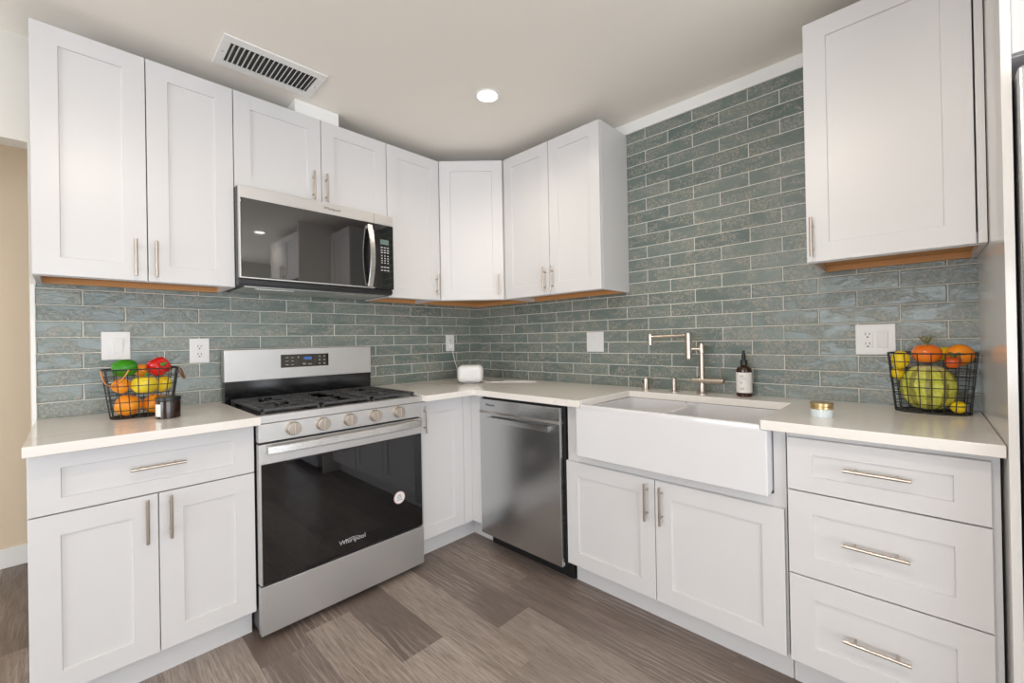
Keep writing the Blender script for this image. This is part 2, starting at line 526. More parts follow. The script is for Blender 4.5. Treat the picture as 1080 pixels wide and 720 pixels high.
def upper(name, label, loc, rz, w, d, z0, z1, doors, group, st=.067, wood=True):
    """wall cabinet: local x 0..w, box front at y=-(d-.021), open recess below with a wood panel and hanging rail"""
    r = empty(name, (loc[0], loc[1], z0), rz, label, 'cabinet', group)
    H = z1-z0; yb = -.0015; yf = -(d-.0205); t = .016
    b = MB()
    b.box(0, t, yf, yb, 0, H); b.box(w-t, w, yf, yb, 0, H)
    b.box(t, w-t, yf, yb, H-t, H); b.box(t, w-t, yb-.006, yb, .05, H-t)
    b.box(t, w-t, yf, yf+.018, 0, .038)
    b.build('body', 'cabinet_paint', r)
    if wood:
        MB().box(t, w-t, yf+.018, yb-.017, .022, .037).build('bottom_panel', 'wood_raw', r)
        MB().box(t, w-t, yb-.016, yb, .0, .05).build('hanging_rail', 'wood_raw', r)
    for (a, c, h) in doors:
        front(r, 'door', a, c, 0, H-.002, -d, h, st=st)
    return r
UG = 'white shaker wall cabinets'
ZU0, ZU1, DU = 1.4575, 2.3628, .2943
H0, H1 = 1.4755-ZU0, 1.621-ZU0
X = [-2.3233, -2.0147, -1.7149, -1.3256, -.9528, -.5777]
w1 = X[2]-X[0]; m1 = X[1]-X[0]
upper('wall_cabinet', 'tall white two-door wall cabinet at the left end, above the pepper basket', (X[0], 0), 0, w1, DU, ZU0, ZU1,
      [(0, m1, ('v', m1-.037, H0, H1)), (m1, w1, ('v', m1+.025, H0, H1))], UG)
w2 = X[4]-X[2]; m2 = X[3]-X[2]; zm = 1.9135
upper('wall_cabinet', 'short white two-door wall cabinet directly above the microwave', (X[2]+.0005, 0), 0, w2-.001, DU, zm, ZU1,
      [(0, m2, ('v', m2-.045, .017, .162)), (m2, w2-.001, ('v', m2+.020, .017, .162))], UG, wood=False)
w3 = X[5]-X[4]
upper('wall_cabinet', 'narrow single-door white wall cabinet between microwave and angled corner cabinet', (X[4], 0), 0, w3, DU, ZU0, ZU1,
      [(0, w3-.004, ('v', w3-.040, H0+.012, H1))], UG)
# diagonal corner cabinet
r = empty('wall_cabinet', (0, 0, ZU0), 0, 'angled corner wall cabinet with one white door, set across the corner', 'cabinet', UG)
A = Vector((X[5]+.0005, -DU+.0205)); B = Vector((-DU+.0205, -.5871+.0005)); HH = ZU1-ZU0
b = MB()
b.prism([(X[5]+.0005, -.0015), (A.x, A.y), (B.x, B.y), (-.0015, B.y), (-.0015, -.0015)], .037, HH)
d_ = (B-A).normalized(); n_ = Vector((-d_.y, d_.x))
b.prism([(A.x, A.y), (B.x, B.y), (B.x+n_.x*.018, B.y+n_.y*.018), (A.x+n_.x*.018, A.y+n_.y*.018)], 0, .038)
b.build('body', 'cabinet_paint', r)
MB().prism([(X[5]+.02, -.02), (A.x+.04, A.y+.005), (B.x+.0, B.y+.045), (-.02, B.y+.02), (-.02, -.02)], .024, .0365).build('bottom_panel', 'wood_raw', r)
b = MB(); b.box(X[5]+.002, -.002, -.0175, -.0015, 0, .0365); b.box(-.0175, -.0015, B.y+.001, -.0175, 0, .0365)
b.build('hanging_rail', 'wood_raw', r)
rr = empty('door_t', (0, 0, 0))
wd = (B-A).length
ang = math.atan2(d_.y, d_.x)
bb = MB(); bb.bm.free(); bb.bm = shaker(wd-.028, HH-.004)
dr = bb.build('door', 'cabinet_paint', r, (A.x+d_.x*.014-n_.x*.0005, A.y+d_.y*.014-n_.y*.0005, .0016), (0, 0, ang), ang=.3)
bar_handle(dr, wd-.028-.032, H0+.008, H1-.004, -.020)
bpy.data.objects.remove(rr)
# sink wall: two-door cabinet, then the single one by the fridge panel
YB = [-.5871, -.9708, -1.3222]
w4 = YB[0]-YB[2]; m4 = YB[0]-YB[1]
upper('wall_cabinet', 'white two-door wall cabinet on the sink wall, right of the angled corner cabinet', (0, YB[0]-.0005), -PI/2, w4, DU, ZU0, ZU1,
      [(.012, m4, ('v', m4-.031, H0, H1)), (m4, w4, ('v', m4+.026, H0, H1))], UG)
YR0, YR1 = -2.2395, -2.6775
w5 = YR0-YR1
r = upper('wall_cabinet', 'single-door white wall cabinet at the far right above the tomato basket', (0, YR0), -PI/2, w5+.0165, .3422, 1.4613, 2.348,
      [(0, w5-.006, ('v', .020, .018, .162))], UG)
MB().box(w5-.0035, w5+.0155, -.3415, -.3218, .0016, .885, .0008, 1).build('filler_strip', 'cabinet_paint', r)

# base cabinets -------------------------------------------------------------
BG = 'white shaker base cabinets'
def base(name, label, loc, rz, w, d, fronts, htop=.8795, toe=True, body=True):
    r = empty(name, (loc[0], loc[1], 0), rz, label, 'cabinet', BG)
    yb = -.002; yf = -(d-.0205)
    if body:
        b = MB(); b.box(0, w, yf, yb, .1115, htop, .0008, 1)
        b.build('body', 'cabinet_paint', r)
    if toe:
        MB().box(0, w, yf+.055, yb, .0005, .111).build('toe_kick', 'cabinet_paint', r)
    for f in fronts:
        front(r, f[0], *f[1:5], -d, f[5] if len(f) > 5 else None, st=f[6] if len(f) > 6 else .067)
    return r
DA = .581
x0 = -2.3274; wl = -1.7235-x0; ml = -2.0227-x0
base('base_cabinet', 'white base cabinet left of the range with one drawer over two doors', (x0, 0), 0, wl, DA,
     [('drawer', 0, wl, .6800, .868, ('h', .7788, -2.0971-x0, -1.9459-x0), .045),
      ('door', 0, ml, .1175, .6790, ('v', -2.0545-x0, .516, .6675)),
      ('door', ml, wl, .1175, .6790, ('v', -1.991-x0, .516, .6675))])
# L-shaped corner base
DB = .5826
r = empty('base_cabinet', (0, 0, 0), 0, 'white corner base cabinet with one narrow door between range and dishwasher', 'cabinet', BG)
b = MB()
xr = -.9535
b.prism([(xr, -.002), (xr, -DA+.0205), (-DB+.0205, -DA+.0205), (-DB+.0205, -.672), (-.002, -.672), (-.002, -.002)], .1115, .8795)
b.box(-.646, -DB+.001, -DA+.001, -DA+.0206, .1175, .876, .0008, 1)
b.box(-DB+.001, -DB+.0206, -.6735, -DA+.0206, .1175, .876, .0008, 1)
b.build('body', 'cabinet_paint', r)
MB().prism([(xr, -.002), (xr, -.505), (-.508, -.505), (-.508, -.672), (-.002, -.672), (-.002, -.002)], .0005, .111).build('toe_kick', 'cabinet_paint', r)
front(r, 'door', xr, -.647, .1175, .868, -DA, ('v', -.919, .701, .848))
# sink base
y0 = -1.286; ws = y0+2.2055; ms = y0+1.7398
r = base('base_cabinet', 'white two-door base cabinet under the farmhouse sink', (0, y0), -PI/2, ws, DB,
     [('door', 0, ms, .1130, .6105, ('v', y0*1.-(-1.7073), .440, .594)),
      ('door', ms, ws-.0035, .1130, .6105, ('v', y0-(-1.7727), .439, .5935))], body=False)
b = MB(); yf = -(DB-.0205)
b.box(0, ws, yf, -.002, .1115, .6495)
b.box(0, .094, yf, -.30, .6495, .8795); b.box(ws-.037, ws, yf, -.30, .6495, .8795)
b.build('body', 'cabinet_paint', r)
# three-drawer base
y0 = -2.2085; wq = y0-(-2.6735)
q = y0
base('base_cabinet', 'white three-drawer base cabinet at the right end below the tomato basket', (0, y0), -PI/2, wq+.0155, DB,
     [('drawer', .003, wq, .6835, .858, ('h', .779, q+2.3629, q+2.5181), .05),
      ('drawer', .003, wq, .4065, .6825, ('h', .5497, q+2.358, q+2.513), .067),
      ('drawer', .003, wq, .1130, .4055, ('h', .2584, q+2.356, q+2.511), .067)])
# fridge surround: panel and over-fridge cabinet
tag(MB().box(-.657, -.001, PANEL-.0178, PANEL-.0004, .0005, CEIL-.002, .0008, 1).build('fridge_panel', 'gloss_panel' if 'gloss_panel' in MATS else 'trim_paint'),
    'tall glossy white end panel standing between counter and refrigerator', 'panel')
y0 = PANEL-.0185; wf = .90
r = empty('wall_cabinet', (0, y0, 1.87), -PI/2, 'deep white cabinet above the refrigerator at the right edge', 'cabinet', UG)
MB().box(0, wf, -.62, -.002, 0, 2.35-1.87).build('body', 'cabinet_paint', r)
front(r, 'door', 0, wf/2, 0, .478, -.6405, ('v', wf/2-.035, .02, .17))
front(r, 'door', wf/2, wf, 0, .478, -.6405, ('v', wf/2+.035, .02, .17))
# refrigerator
r = empty('refrigerator', (0, y0-.0045, 0), -PI/2, 'stainless refrigerator, only its edge showing at the far right', 'refrigerator')
MB().box(0, .88, -.63, -.03, .03, 1.82, .004).build('body', 'dark_grey', r)
for (a, c, hx) in ((.0, .4385, .405), (.4415, .88, .475)):
    d1 = MB().box(a, c, -.70, -.635, .70, 1.815, .008).build('door', 'steel_y', r)
    bar = MB().tube([(hx, -.70, .85), (hx, -.745, .88), (hx, -.75, 1.2), (hx, -.745, 1.66), (hx, -.70, 1.69)], .009, 10)
    bar.build('handle', 'steel_y', d1)
d1 = MB().box(0, .88, -.70, -.635, .06, .695, .008).build('freezer_drawer', 'steel_y', r)
MB().tube([(.1, -.70, .62), (.12, -.745, .62), (.76, -.745, .62), (.78, -.70, .62)], .009, 10).build('handle', 'steel_y', d1)
b = MB()
for x in (.05, .83):
    for y in (-.6, -.08): MB().cyl((x, y, .0005), (x, y, .03), .018, 12).build('foot', 'black', r)

# ------------------------------------------------------------------ countertops
b = MB().prism([(-2.3312, -.0015), (-2.3312, -.6665), (-1.7205, -.6665), (-1.7205, -.0015)], .8800, ZC, .003)
tag(b.build('countertop', 'quartz'), 'white veined quartz countertop slab left of the range', 'countertop', 'quartz countertops')
CXF = -.635
poly = [(-.9545, -.0015), (-.9545, -.6665), (CXF, -.6665), (CXF, -1.405), (-.172, -1.405), (-.172, -2.147), (CXF, -2.147), (CXF, -2.694), (-.0015, -2.694), (-.0015, -.0015)]
b = MB().prism(poly, .8800, ZC, .003)
tag(b.build('countertop', 'quartz'), 'long L-shaped white quartz countertop wrapping the corner around the sink', 'countertop', 'quartz countertops')

# ------------------------------------------------------------------ sink
r = empty('farmhouse_sink', (-.39, -1.774, .65), 0, 'white double-bowl farmhouse sink with apron front', 'sink')
o_ = MB().box(-.6318, -.150, -2.1654, -1.3834, .655, .8792, .006, 3)
rim = MB().box(-.6316, -.606, -2.1455, -1.4065, .86, .8955, .004, 2)
cut = []
for (ya, yb) in ((-2.128, -1.752), (-1.730, -1.424)):
    c = MB().box(-.606, -.178, ya, yb, .684, 1.1, .022, 4); cut.append(c)
c = MB().box(-.6055, -.16, -1.77, -1.71, .868, 1.1, .004); cut.append(c)
s_ = boolean_cut(o_, cut, 'basin', 'porcelain', r)
rim.bm.from_mesh(s_.data); rim.bm.to_mesh(s_.data); rim.bm.free()
for p in s_.data.polygons: p.use_smooth = True
s_.data.set_sharp_from_angle(angle=.7)
s_.location = -Vector(r.location)
for y in (-1.93, -1.575):
    b = MB().lathe([(.045, 0), (.045, .002), (.036, .0035), (.033, .001), (0, .001)], (-.39+.39, y+1.774, .6842-.65), 28)
    b.build('drain', 'nickel', r)

# ------------------------------------------------------------------ faucet and deck fittings
fx, fy = -.082, -1.7553
r = empty('faucet', (fx, fy, ZC), 0, 'brushed nickel articulated faucet behind the sink', 'faucet')
MB().lathe([(.025, 0.0002), (.025, .005), (.021, .008), (.015, .009), (.0145, .045), (.0125, .05), (.0125, .20), (.0145, .202), (.0145, .243), (.012, .249), (0, .249)], n=28).build('post', 'nickel', r)
MB().cyl((0, .044, .064), (0, -.102, .0665), .0145, 24, bev=.003).build('handle_barrel', 'nickel', r)
MB().cyl((-.004, -.088, .075), (-.012, -.088, .135), .0032, 10).build('lever', 'nickel', r)
# knuckle, lower pivot arm and upper swivel barrel
MB().cyl((0, 0, .222), (-.03, .042, .222), .0105, 18).build('joint', 'nickel', r)
MB().cyl((-.036, .050, .172), (-.036, .050, .303), .0155, 24, bev=.003).build('swivel_barrel', 'nickel', r)
p0 = Vector((-.036, .050, .289)); p1 = Vector((-.040, .250, .284))
MB().cyl(p0, p1, .0085, 18).build('arm', 'nickel', r)
MB().cyl((p1.x, p1.y, .241), (p1.x, p1.y, .302), .0125, 22, bev=.003).build('spout', 'nickel', r)
r = empty('air_gap', (-.085, -1.458, ZC), 0, 'short nickel deck cap with a side opening, left of the soap pump', 'fitting')
MB().lathe([(.021, .0002), (.021, .003), (.0175, .0045), (.0175, .058), (.0155, .064), (0, .065)], n=26).build('cap', 'nickel', r)
MB().box(-.0185, -.0135, .002, .013, .036, .054, .002).build('opening', 'slot', r)
r = empty('soap_pump', (-.085, -1.6144, ZC), 0, 'small stubby nickel deck fitting just left of the faucet', 'fitting')
MB().lathe([(.024, .0002), (.024, .003), (.013, .005), (.012, .058), (.0145, .060), (.0145, .068), (.012, .071), (0, .071)], n=26).build('cap', 'nickel', r)

# ------------------------------------------------------------------ dishwasher
yw0, yw1 = -.6803, -1.2671
r = empty('dishwasher', (0, yw0, 0), -PI/2, 'stainless steel dishwasher under the counter between corner and sink', 'dishwasher')
wd = yw0-yw1
MB().box(.004, wd+.012, -.575, -.03, .10, .872).build('tub', 'black', r)
MB().box(.006, wd+.010, -.52, -.05, .002, .10).build('kick_plate', 'black', r)
b = MB()
b.box(0, wd, -.6026, -.577, .0874, .781, .003)
b.build('door_panel', 'steel_y', r)
b = MB().box(0, wd, -.6026, -.577, .789, .8604, .003)
b.build('control_strip', 'steel_y', r)
def extrude_x(prof, xa, xb):
    t = bmesh.new()
    A_ = [t.verts.new((xa, y, z)) for y, z in prof]; B_ = [t.verts.new((xb, y, z)) for y, z in prof]
    n = len(prof); t.faces.new(A_); t.faces.new(B_[::-1])
    for i in range(n): t.faces.new((A_[i], A_[(i+1) % n], B_[(i+1) % n], B_[i]))
    bmesh.ops.recalc_face_normals(t, faces=t.faces)
    m_ = MB(); m_._add(t); return m_
extrude_x([(-.577, .7945), (-.6030, .7945), (-.6115, .7830), (-.6115, .7805), (-.6030, .7790), (-.577, .7790)], .0005, wd-.0005).build('trim_ledge', 'steel_bright', r)
b = extrude_x([(-.6270, .7665), (-.6290, .7655), (-.6215, .7385), (-.6190, .7380), (-.6160, .7400), (-.6200, .7665)], .082, .530)
for x in (.085, .517): b.box(x, x+.010, -.6175, -.602, .740, .765, .002)
b.build('handle', 'steel_y', r)
mw = Matrix.Rotation(0, 4, 'Z')
text('lettering', 'Whirlpool', .017, face_n(.088, -.6030, .829), 'print_dark', r)

# ------------------------------------------------------------------ range
x0r, x1r = -1.7195, -.9575
WR = x1r-x0r
r = empty('gas_range', (x0r, 0, 0), 0, 'freestanding stainless gas range with black oven door', 'range')
FR = -.6246
b = MB()
b.box(.003, WR-.003, -.585, -.012, .035, .892)
b.build('body', 'dark_grey', r)
b = MB(); b.box(.002, WR-.002, -.60, -.075, .892, .9050, .003)
b.build('cooktop', 'black_enamel', r)
b = MB()
b.prism([(0, FR), (WR, FR), (WR, FR+.035), (0, FR+.035)], .8770, .9090, .003)
b.build('front_lip', 'steel_x', r)
b = MB()
b.box(0, WR, FR+.002, -.586, .8010, .8755, .002)
fp = b.build('control_panel', 'steel_x', r)
for kx in (-1.591, -1.4691, -1.3476, -1.2214, -1.0962):
    x = kx-x0r
    b = MB()
    b.cyl((x, FR+.0022, .8425), (x, FR-.006, .8425), .0295, 32)
    b.cyl((x, FR-.006, .8425), (x, FR-.026, .8425), .0275, 32, r1=.0262, bev=.002)
    b.mi = 1; b.box(x-.0055, x+.0055, FR-.035, FR-.02, .8172, .8678, .0015); b.mi = 0
    b.build('knob', ['knob_metal' if 'knob_metal' in MATS else 'nickel', 'nickel'], r)
# oven door
dz0, dz1 = .2310, .7935
od = MB()
od.box(0, WR, FR, -.590, .712, dz1, .003)
od.box(0, .0075, FR, -.590, dz0, .713, .001); od.box(WR-.0075, WR, FR, -.590, dz0, .713, .001)
od.box(.0075, WR-.0075, FR+.006, -.590, dz0, .713)
door = od.build('oven_door', 'steel_x', r)
MB().box(.0078, WR-.0078, FR-.0005, FR+.006, dz0+.001, .7115, .002).build('oven_glass', 'oven_glass', door)
b = MB()
N = 14; xa, xb = .024, WR-.024
bm_pts = []
t = bmesh.new()
rings = []
for i in range(N+1):
    s = i/N; x = xa+(xb-xa)*s
    y = FR-.030-.020*math.sin(PI*s)**.6
    rings.append([t.verts.new(p) for p in ((x, y, .7565), (x, y-.006, .760), (x, y-.006, .787), (x, y, .7905), (x, y+.010, .7885), (x, y+.010, .7585))])
for a, c in zip(rings, rings[1:]):
    for j in range(6): t.faces.new((a[j], a[(j+1) % 6], c[(j+1) % 6], c[j]))
t.faces.new(rings[0]); t.faces.new(rings[-1])
bmesh.ops.recalc_face_normals(t, faces=t.faces)
b._add(t)
b.box(xa, xa+.022, FR-.028, FR-.0001, .7600, .787, .002); b.box(xb-.022, xb, FR-.028, FR-.0001, .7600, .787, .002)
b.build('handle', 'steel_bright', door)
text('lettering', 'Whirlpool', .030, face_n(-1.3432-x0r, FR-.0009, .288), 'print_light', door)
b = MB(); lx = -1.3432-x0r
b.tube([(lx-.045+.09*i/16, FR-.0012, .289+.011*math.sin(PI*i/16)) for i in range(17)], .0011, 6)
b.build('logo_swirl', 'print_light', door)
sx_, sz_ = -1.099-x0r, .412
st_ = MB().cyl((sx_, FR-.0006, sz_), (sx_, FR-.0013, sz_), .031, 32).build('sticker', 'sticker_pink', door)
MB().cyl((sx_, FR-.0013, sz_), (sx_, FR-.0017, sz_), .027, 32).build('sticker_face', 'label', st_)
b = MB()
b.box(sx_-.016, sx_+.016, FR-.0021, FR-.0016, sz_-.014, sz_-.010)
b.box(sx_-.009, sx_+.009, FR-.0021, FR-.0016, sz_+.012, sz_+.015)
b.tube([(sx_+.011*math.cos(a*PI/8), FR-.0019, sz_+.003+.007*math.sin(a*PI/8)) for a in range(16)], .0012, 6, True)
b.tube([(sx_-.012, FR-.0019, sz_-.004), (sx_, FR-.0019, sz_+.006), (sx_+.012, FR-.0019, sz_-.004)], .0012, 6)
b.build('sticker_print', 'print_grey', st_)
# storage drawer and feet
MB().box(0, WR, FR, -.590, .0290, .2235, .003).build('storage_drawer', 'steel_x', r)
for x in (.06, WR-.06):
    for y in (-.55, -.08): MB().cyl((x, y, .0005), (x, y, .036), .016, 14).build('foot', 'black', r)
# backguard
b = MB(); b.box(.003, WR-.003, -.072, -.012, .892, 1.013)
b.build('backguard_base', 'black_enamel', r)
b = MB(); b.box(0, WR, -.077, -.010, 1.0118, 1.1715, .004)
bgd = b.build('backguard', 'steel_x', r)
dx0, dx1, z0, z1 = -1.4663-x0r, -1.2166-x0r, 1.0697, 1.1390
MB().box(dx0, dx1, -.0785, -.0765, z0, z1, .0008, 1).build('display', 'black_glass', bgd)
b = MB()
def mk(u, v, w=.016, h=.004): b.box(dx0+u-w/2, dx0+u+w/2, -.0791, -.0784, z0+v-h/2, z0+v+h/2)
for u in (.030, .058):
    for v in (.015, .034, .053): mk(u, v, .014 if u < .05 else .012, .0042)
b.build('button_print', 'print_grey', bgd); b = MB()
mk(.088, .054, .008, .008); b.build('button_print', 'print_grey', bgd); b = MB()
mk(.118, .016, .016, .008); b.build('button_print', 'print_grey', bgd); b = MB()
mk(.148, .014, .018, .006)
b.build('button_print', 'print_grey', bgd); b = MB()
for u in (.200, .226):
    for v in (.014, .034, .054): mk(u, v, .009, .007)
b.build('button_print', 'print_grey', bgd)
text('display_digits', '12:50', .019, face_n(dx0+.135, -.0789, z0+.046), 'blue_digits', bgd)
# burners
for (bx_, by_, br) in ((.17, -.215, .038), (.17, -.455, .045), (.381, -.335, .04), (.592, -.215, .042), (.592, -.455, .05)):
    b = MB().lathe([(br+.018, .9052), (br+.014, .9085), (br, .9095), (br, .9165), (br-.006, .9185), (0, .9185)], (bx_, by_, 0), 28)
    b.build('burner', 'cast_iron', r)
# three cast grates
for gi, (ga, gb) in enumerate(((.020, .258), (.262, .500), (.504, .742))):
    b = MB(); zb, zt = .9185, .9300; ya, yb = -.585, -.100; wv = .0085
    for x in (ga, gb-wv*1.3): b.box(x, x+wv*1.3, ya, yb, zb, zt, .002)
    for y in (ya, yb-wv*1.3): b.box(ga, gb, y, y+wv*1.3, zb, zt, .002)
    mx = (ga+gb)/2
    if gi != 1:
        for y in (-.455, -.215):
            b.box(ga, mx-.030, y-wv/2, y+wv/2, zb, zt, .002); b.box(mx+.030, gb, y-wv/2, y+wv/2, zb, zt, .002)
            b.box(mx-wv/2, mx+wv/2, y+.030, y+.115, zb, zt, .002); b.box(mx-wv/2, mx+wv/2, y-.115, y-.030, zb, zt, .002)
            for dy in (-.075, .075):
                b.box(ga, mx-.048, y+dy-wv/2, y+dy+wv/2, zb, zt, .002); b.box(mx+.048, gb, y+dy-wv/2, y+dy+wv/2, zb, zt, .002)
        b.box(ga, gb, -.341, -.329, zb, zt, .002)
    else:
        for x in (mx-.05, mx+.05): b.box(x-wv/2, x+wv/2, ya, -.40, zb, zt, .002); b.box(x-wv/2, x+wv/2, -.27, yb, zb, zt, .002)
        for y in (-.50, -.42, -.335, -.25, -.17):
            b.box(ga, mx-.040, y-wv/2, y+wv/2, zb, zt, .002); b.box(mx+.040, gb, y-wv/2, y+wv/2, zb, zt, .002)
    for x in (ga+.002, gb-.014):
        for y in (ya+.002, yb-.014): b.box(x, x+.012, y, y+.012, .9052, zb+.002)
    b.build('grate', 'cast_iron', r)

# ------------------------------------------------------------------ microwave
r = empty('microwave', (X[2]+.0005, 0, 1.465), 0, 'over-the-range stainless and black glass microwave', 'microwave')
WM = X[4]-X[2]-.0015; zt = 1.9128-1.465; FM = -.3578
b = MB(); b.box(.0, WM, -.332, -.002, .0, zt, .002)
b.build('body', 'dark_grey', r)
b = MB(); b.box(.03, WM-.03, -.31, -.03, -.0035, .001, .001)
for i in range(2):
    xx = .09+i*.40
    b.box(xx, xx+.17, -.25, -.14, -.006, -.003)
b.build('grease_filter', 'steel_bright', r)
MB().box(.002, WM-.002, FM+.012, -.334, .004, .029, .003).build('bottom_vent', 'black', r)
split = 1.7149-1.0700
zs = 1.856-1.465; zb_ = .0305
b = MB(); b.box(.0015, split-.001, FM, -.334, zs, zt-.001, .0025)
b.box(.0015, .0085, FM, -.334, zb_, zs+.002, .0015); b.box(.0015, split-.001, FM+.0008, -.334, zb_, zb_+.006, .001)
b.box(.008, split-.001, FM+.006, -.334, zb_+.004, zs+.002)
md = b.build('door', 'steel_x', r)
MB().box(.0088, split-.0012, FM-.0003, FM+.006, zb_+.0065, zs-.0005, .001).build('door_glass', 'black_glass', md)
text('lettering', 'Whirlpool', .020, face_n(-1.300+1.7149, FM-.0004, (1.884-1.465)), 'print_dark', md)
b = MB(); hx = split-.033
t = bmesh.new(); rings = []
for i in range(17):
    s = i/16; z = .037+(.374-.037)*s; y = FM-.012-.034*math.sin(PI*s)
    rings.append([t.verts.new(p) for p in ((hx-.014, y, z), (hx-.012, y-.005, z), (hx+.012, y-.005, z), (hx+.014, y, z), (hx+.012, y+.006, z), (hx-.012, y+.006, z))])
for a, c in zip(rings, rings[1:]):
    for j in range(6): t.faces.new((a[j], a[(j+1) % 6], c[(j+1) % 6], c[j]))
t.faces.new(rings[0]); t.faces.new(rings[-1]); bmesh.ops.recalc_face_normals(t, faces=t.faces); b._add(t)
b.box(hx-.011, hx+.011, FM-.016, FM, .038, .056, .002); b.box(hx-.011, hx+.011, FM-.016, FM, .355, .373, .002)
b.build('handle', 'steel_bright', md)
cp = MB().box(split+.0005, WM, FM, -.334, zb_, zs-.0005, .002).build('control_panel', 'black_glass', r)
MB().box(split+.0005, WM, FM, -.334, zs, zt-.001, .0025).build('control_panel_trim', 'steel_x', r)
cx0 = 1.7149-1.0355
MB().box(cx0, cx0+.052, FM-.0012, FM-.0002, 1.745-1.465, 1.773-1.465).build('display', 'lcd', cp)
b = MB()
for ro, z in enumerate((1.728, 1.713, 1.700, 1.682, 1.668, 1.655, 1.642, 1.618, 1.600)):
    for c in range(3):
        w = .009 if ro in (3, 4, 5, 6) else .013
        if ro == 7: w = .014
        b.box(cx0+.009+c*.0185-w/2, cx0+.009+c*.0185+w/2, FM-.0009, FM-.0002, z-1.465-.0028, z-1.465+.0028)
b.build('key_print', 'print_light', cp)

# ------------------------------------------------------------------ ceiling: lights, vent, duct box
def downlight(x, y, label, power=DOWNLIGHT_W, spread=150, blend=1.0):
    r = empty('ceiling_light', (x, y, CEIL), 0, label, 'ceiling light', 'recessed ceiling lights')
    MB().lathe([(.062, -.0008), (.062, -.003), (.056, -.007), (.050, -.005), (.050, -.0008)], n=36).build('trim_ring', 'trim_paint', r)
    MB().cyl((0, 0, -.004), (0, 0, -.0008), .0495, 32).build('lens', 'lamp_glow', r)
    l = bpy.data.lights.new('lamp', 'SPOT'); l.energy = power; l.color = (1, .87, .70); l.shadow_soft_size = .045
    l.spot_size = math.radians(spread); l.spot_blend = blend
    lo = bpy.data.objects.new('lamp', l); COL.objects.link(lo); lo.parent = r; lo.location = (0, 0, -.02)
downlight(-.7743, -.9796, 'lit recessed ceiling light in front of the angled corner cabinet')
downlight(-2.15, -2.15, 'added unseen ceiling light near the viewer, fill for the right-hand cabinets', 36, 178, .3)  # invented lamp, lifts the right wall cabinet, cabinet side and fridge panel
downlight(-.80, -3.43, 'recessed ceiling light in front of the refrigerator, mirrored in the microwave door')
r = empty('ceiling_vent', (-1.6005, -.4575, CEIL), math.radians(-1.0), 'white louvred air register in the ceiling above the left cabinets', 'vent')
b = MB(); W2, D2 = .2, .119; w2_, d2_ = .168, .076
for (a, c, e, f) in ((-W2, W2, d2_, D2), (-W2, W2, -D2, -d2_), (-W2, -w2_, -d2_, d2_), (w2_, W2, -d2_, d2_)):
    b.box(a, c, e, f, -.007, -.0005, .002)
b.build('frame', 'trim_paint', r)
MB().box(-w2_, w2_, -d2_, d2_, -.0012, -.0004).build('duct_opening', 'slot', r)
for i in range(18):
    x = -w2_+.012+i*(2*w2_-.024)/17
    b = MB(); b.xf = Matrix.Translation((x, 0, -.007)) @ Matrix.Rotation(math.radians(38), 4, 'Y')
    b.box(-.0007, .0007, -d2_, d2_, -.007, .007)
    b.build('louvre', 'trim_paint', r)
for x in (-.184, .184): MB().cyl((x, 0, -.0085), (x, 0, -.0068), .0045, 12).build('screw', 'chrome', r)
tag(MB().box(-1.446, -1.226, -.285, -.12, 2.3632, CEIL-.001, .001).build('duct_cover', 'trim_paint'),
    'white box closing the exhaust duct between microwave cabinet and ceiling', 'duct cover')

# ------------------------------------------------------------------ outlets and switches
def plate(name, label, cat, loc, rz, w, h, kind, group):
    r = empty(name, loc, rz, label, cat, group)
    MB().box(-w/2, w/2, -.006, -.0008, -h/2, h/2, .002).build('plate', 'plastic_white', r)
    def decora(x):
        MB().box(x-.0165, x+.0165, -.0075, -.0055, -.033, .033, .001).build('insert', 'plastic_white', r)
    for k, x in kind:
        if k == 'rocker':
            b = MB(); b.xf = Matrix.Translation((x, -.0065, 0)) @ Matrix.Rotation(math.radians(4), 4, 'X')
            b.box(-.0165, .0165, -.003, .001, -.033, .033, .001); b.build('rocker', 'plastic_white', r)
        elif k == 'outlet':
            decora(x); b = MB()
            for z in (-.019, .019):
                b.box(x-.0075, x-.0050, -.0079, -.0070, z-.001, z+.008); b.box(x+.0050, x+.0075, -.0079, -.0070, z-.001, z+.008)
                b.cyl((x, -.0079, z-.009), (x, -.0070, z-.009), .0032, 10)
            b.build('slot', 'slot', r)
        elif k == 'rocker2':
            for q in (-.0085, .0085):
                MB().box(x+q-.0078, x+q+.0078, -.009, -.0055, -.033, .033, .001).build('rocker', 'plastic_white', r)
    return r
plate('light_switch', 'white wide plate with one rocker switch, above the pepper basket', 'switch', (-2.097, 0, 1.2023), 0, .092, .122, [('rocker', .006)], 'wall plates')
plate('wall_outlet', 'white double outlet plate on the tiles just left of the range', 'outlet', (-1.803, 0, 1.1714), 0, .078, .118, [('outlet', 0)], 'wall plates')
plate('wall_outlet', 'white outlet plate in the corner with the router cord plugged in', 'outlet', (-.293, 0, 1.1805), 0, .077, .121, [('outlet', 0)], 'wall plates')
plate('light_switch', 'white square switch plate on the sink wall between corner and faucet', 'switch', (-.0006, -1.0852, 1.174), -PI/2, .122, .122, [('rocker', -.024), ('rocker', .024)], 'wall plates')
plate('wall_outlet', 'white double plate with outlet and rocker switch, beside the tomato basket', 'outlet', (-.0006, -2.41, 1.1716), -PI/2, .124, .122, [('outlet', -.023), ('rocker', .023)], 'wall plates')

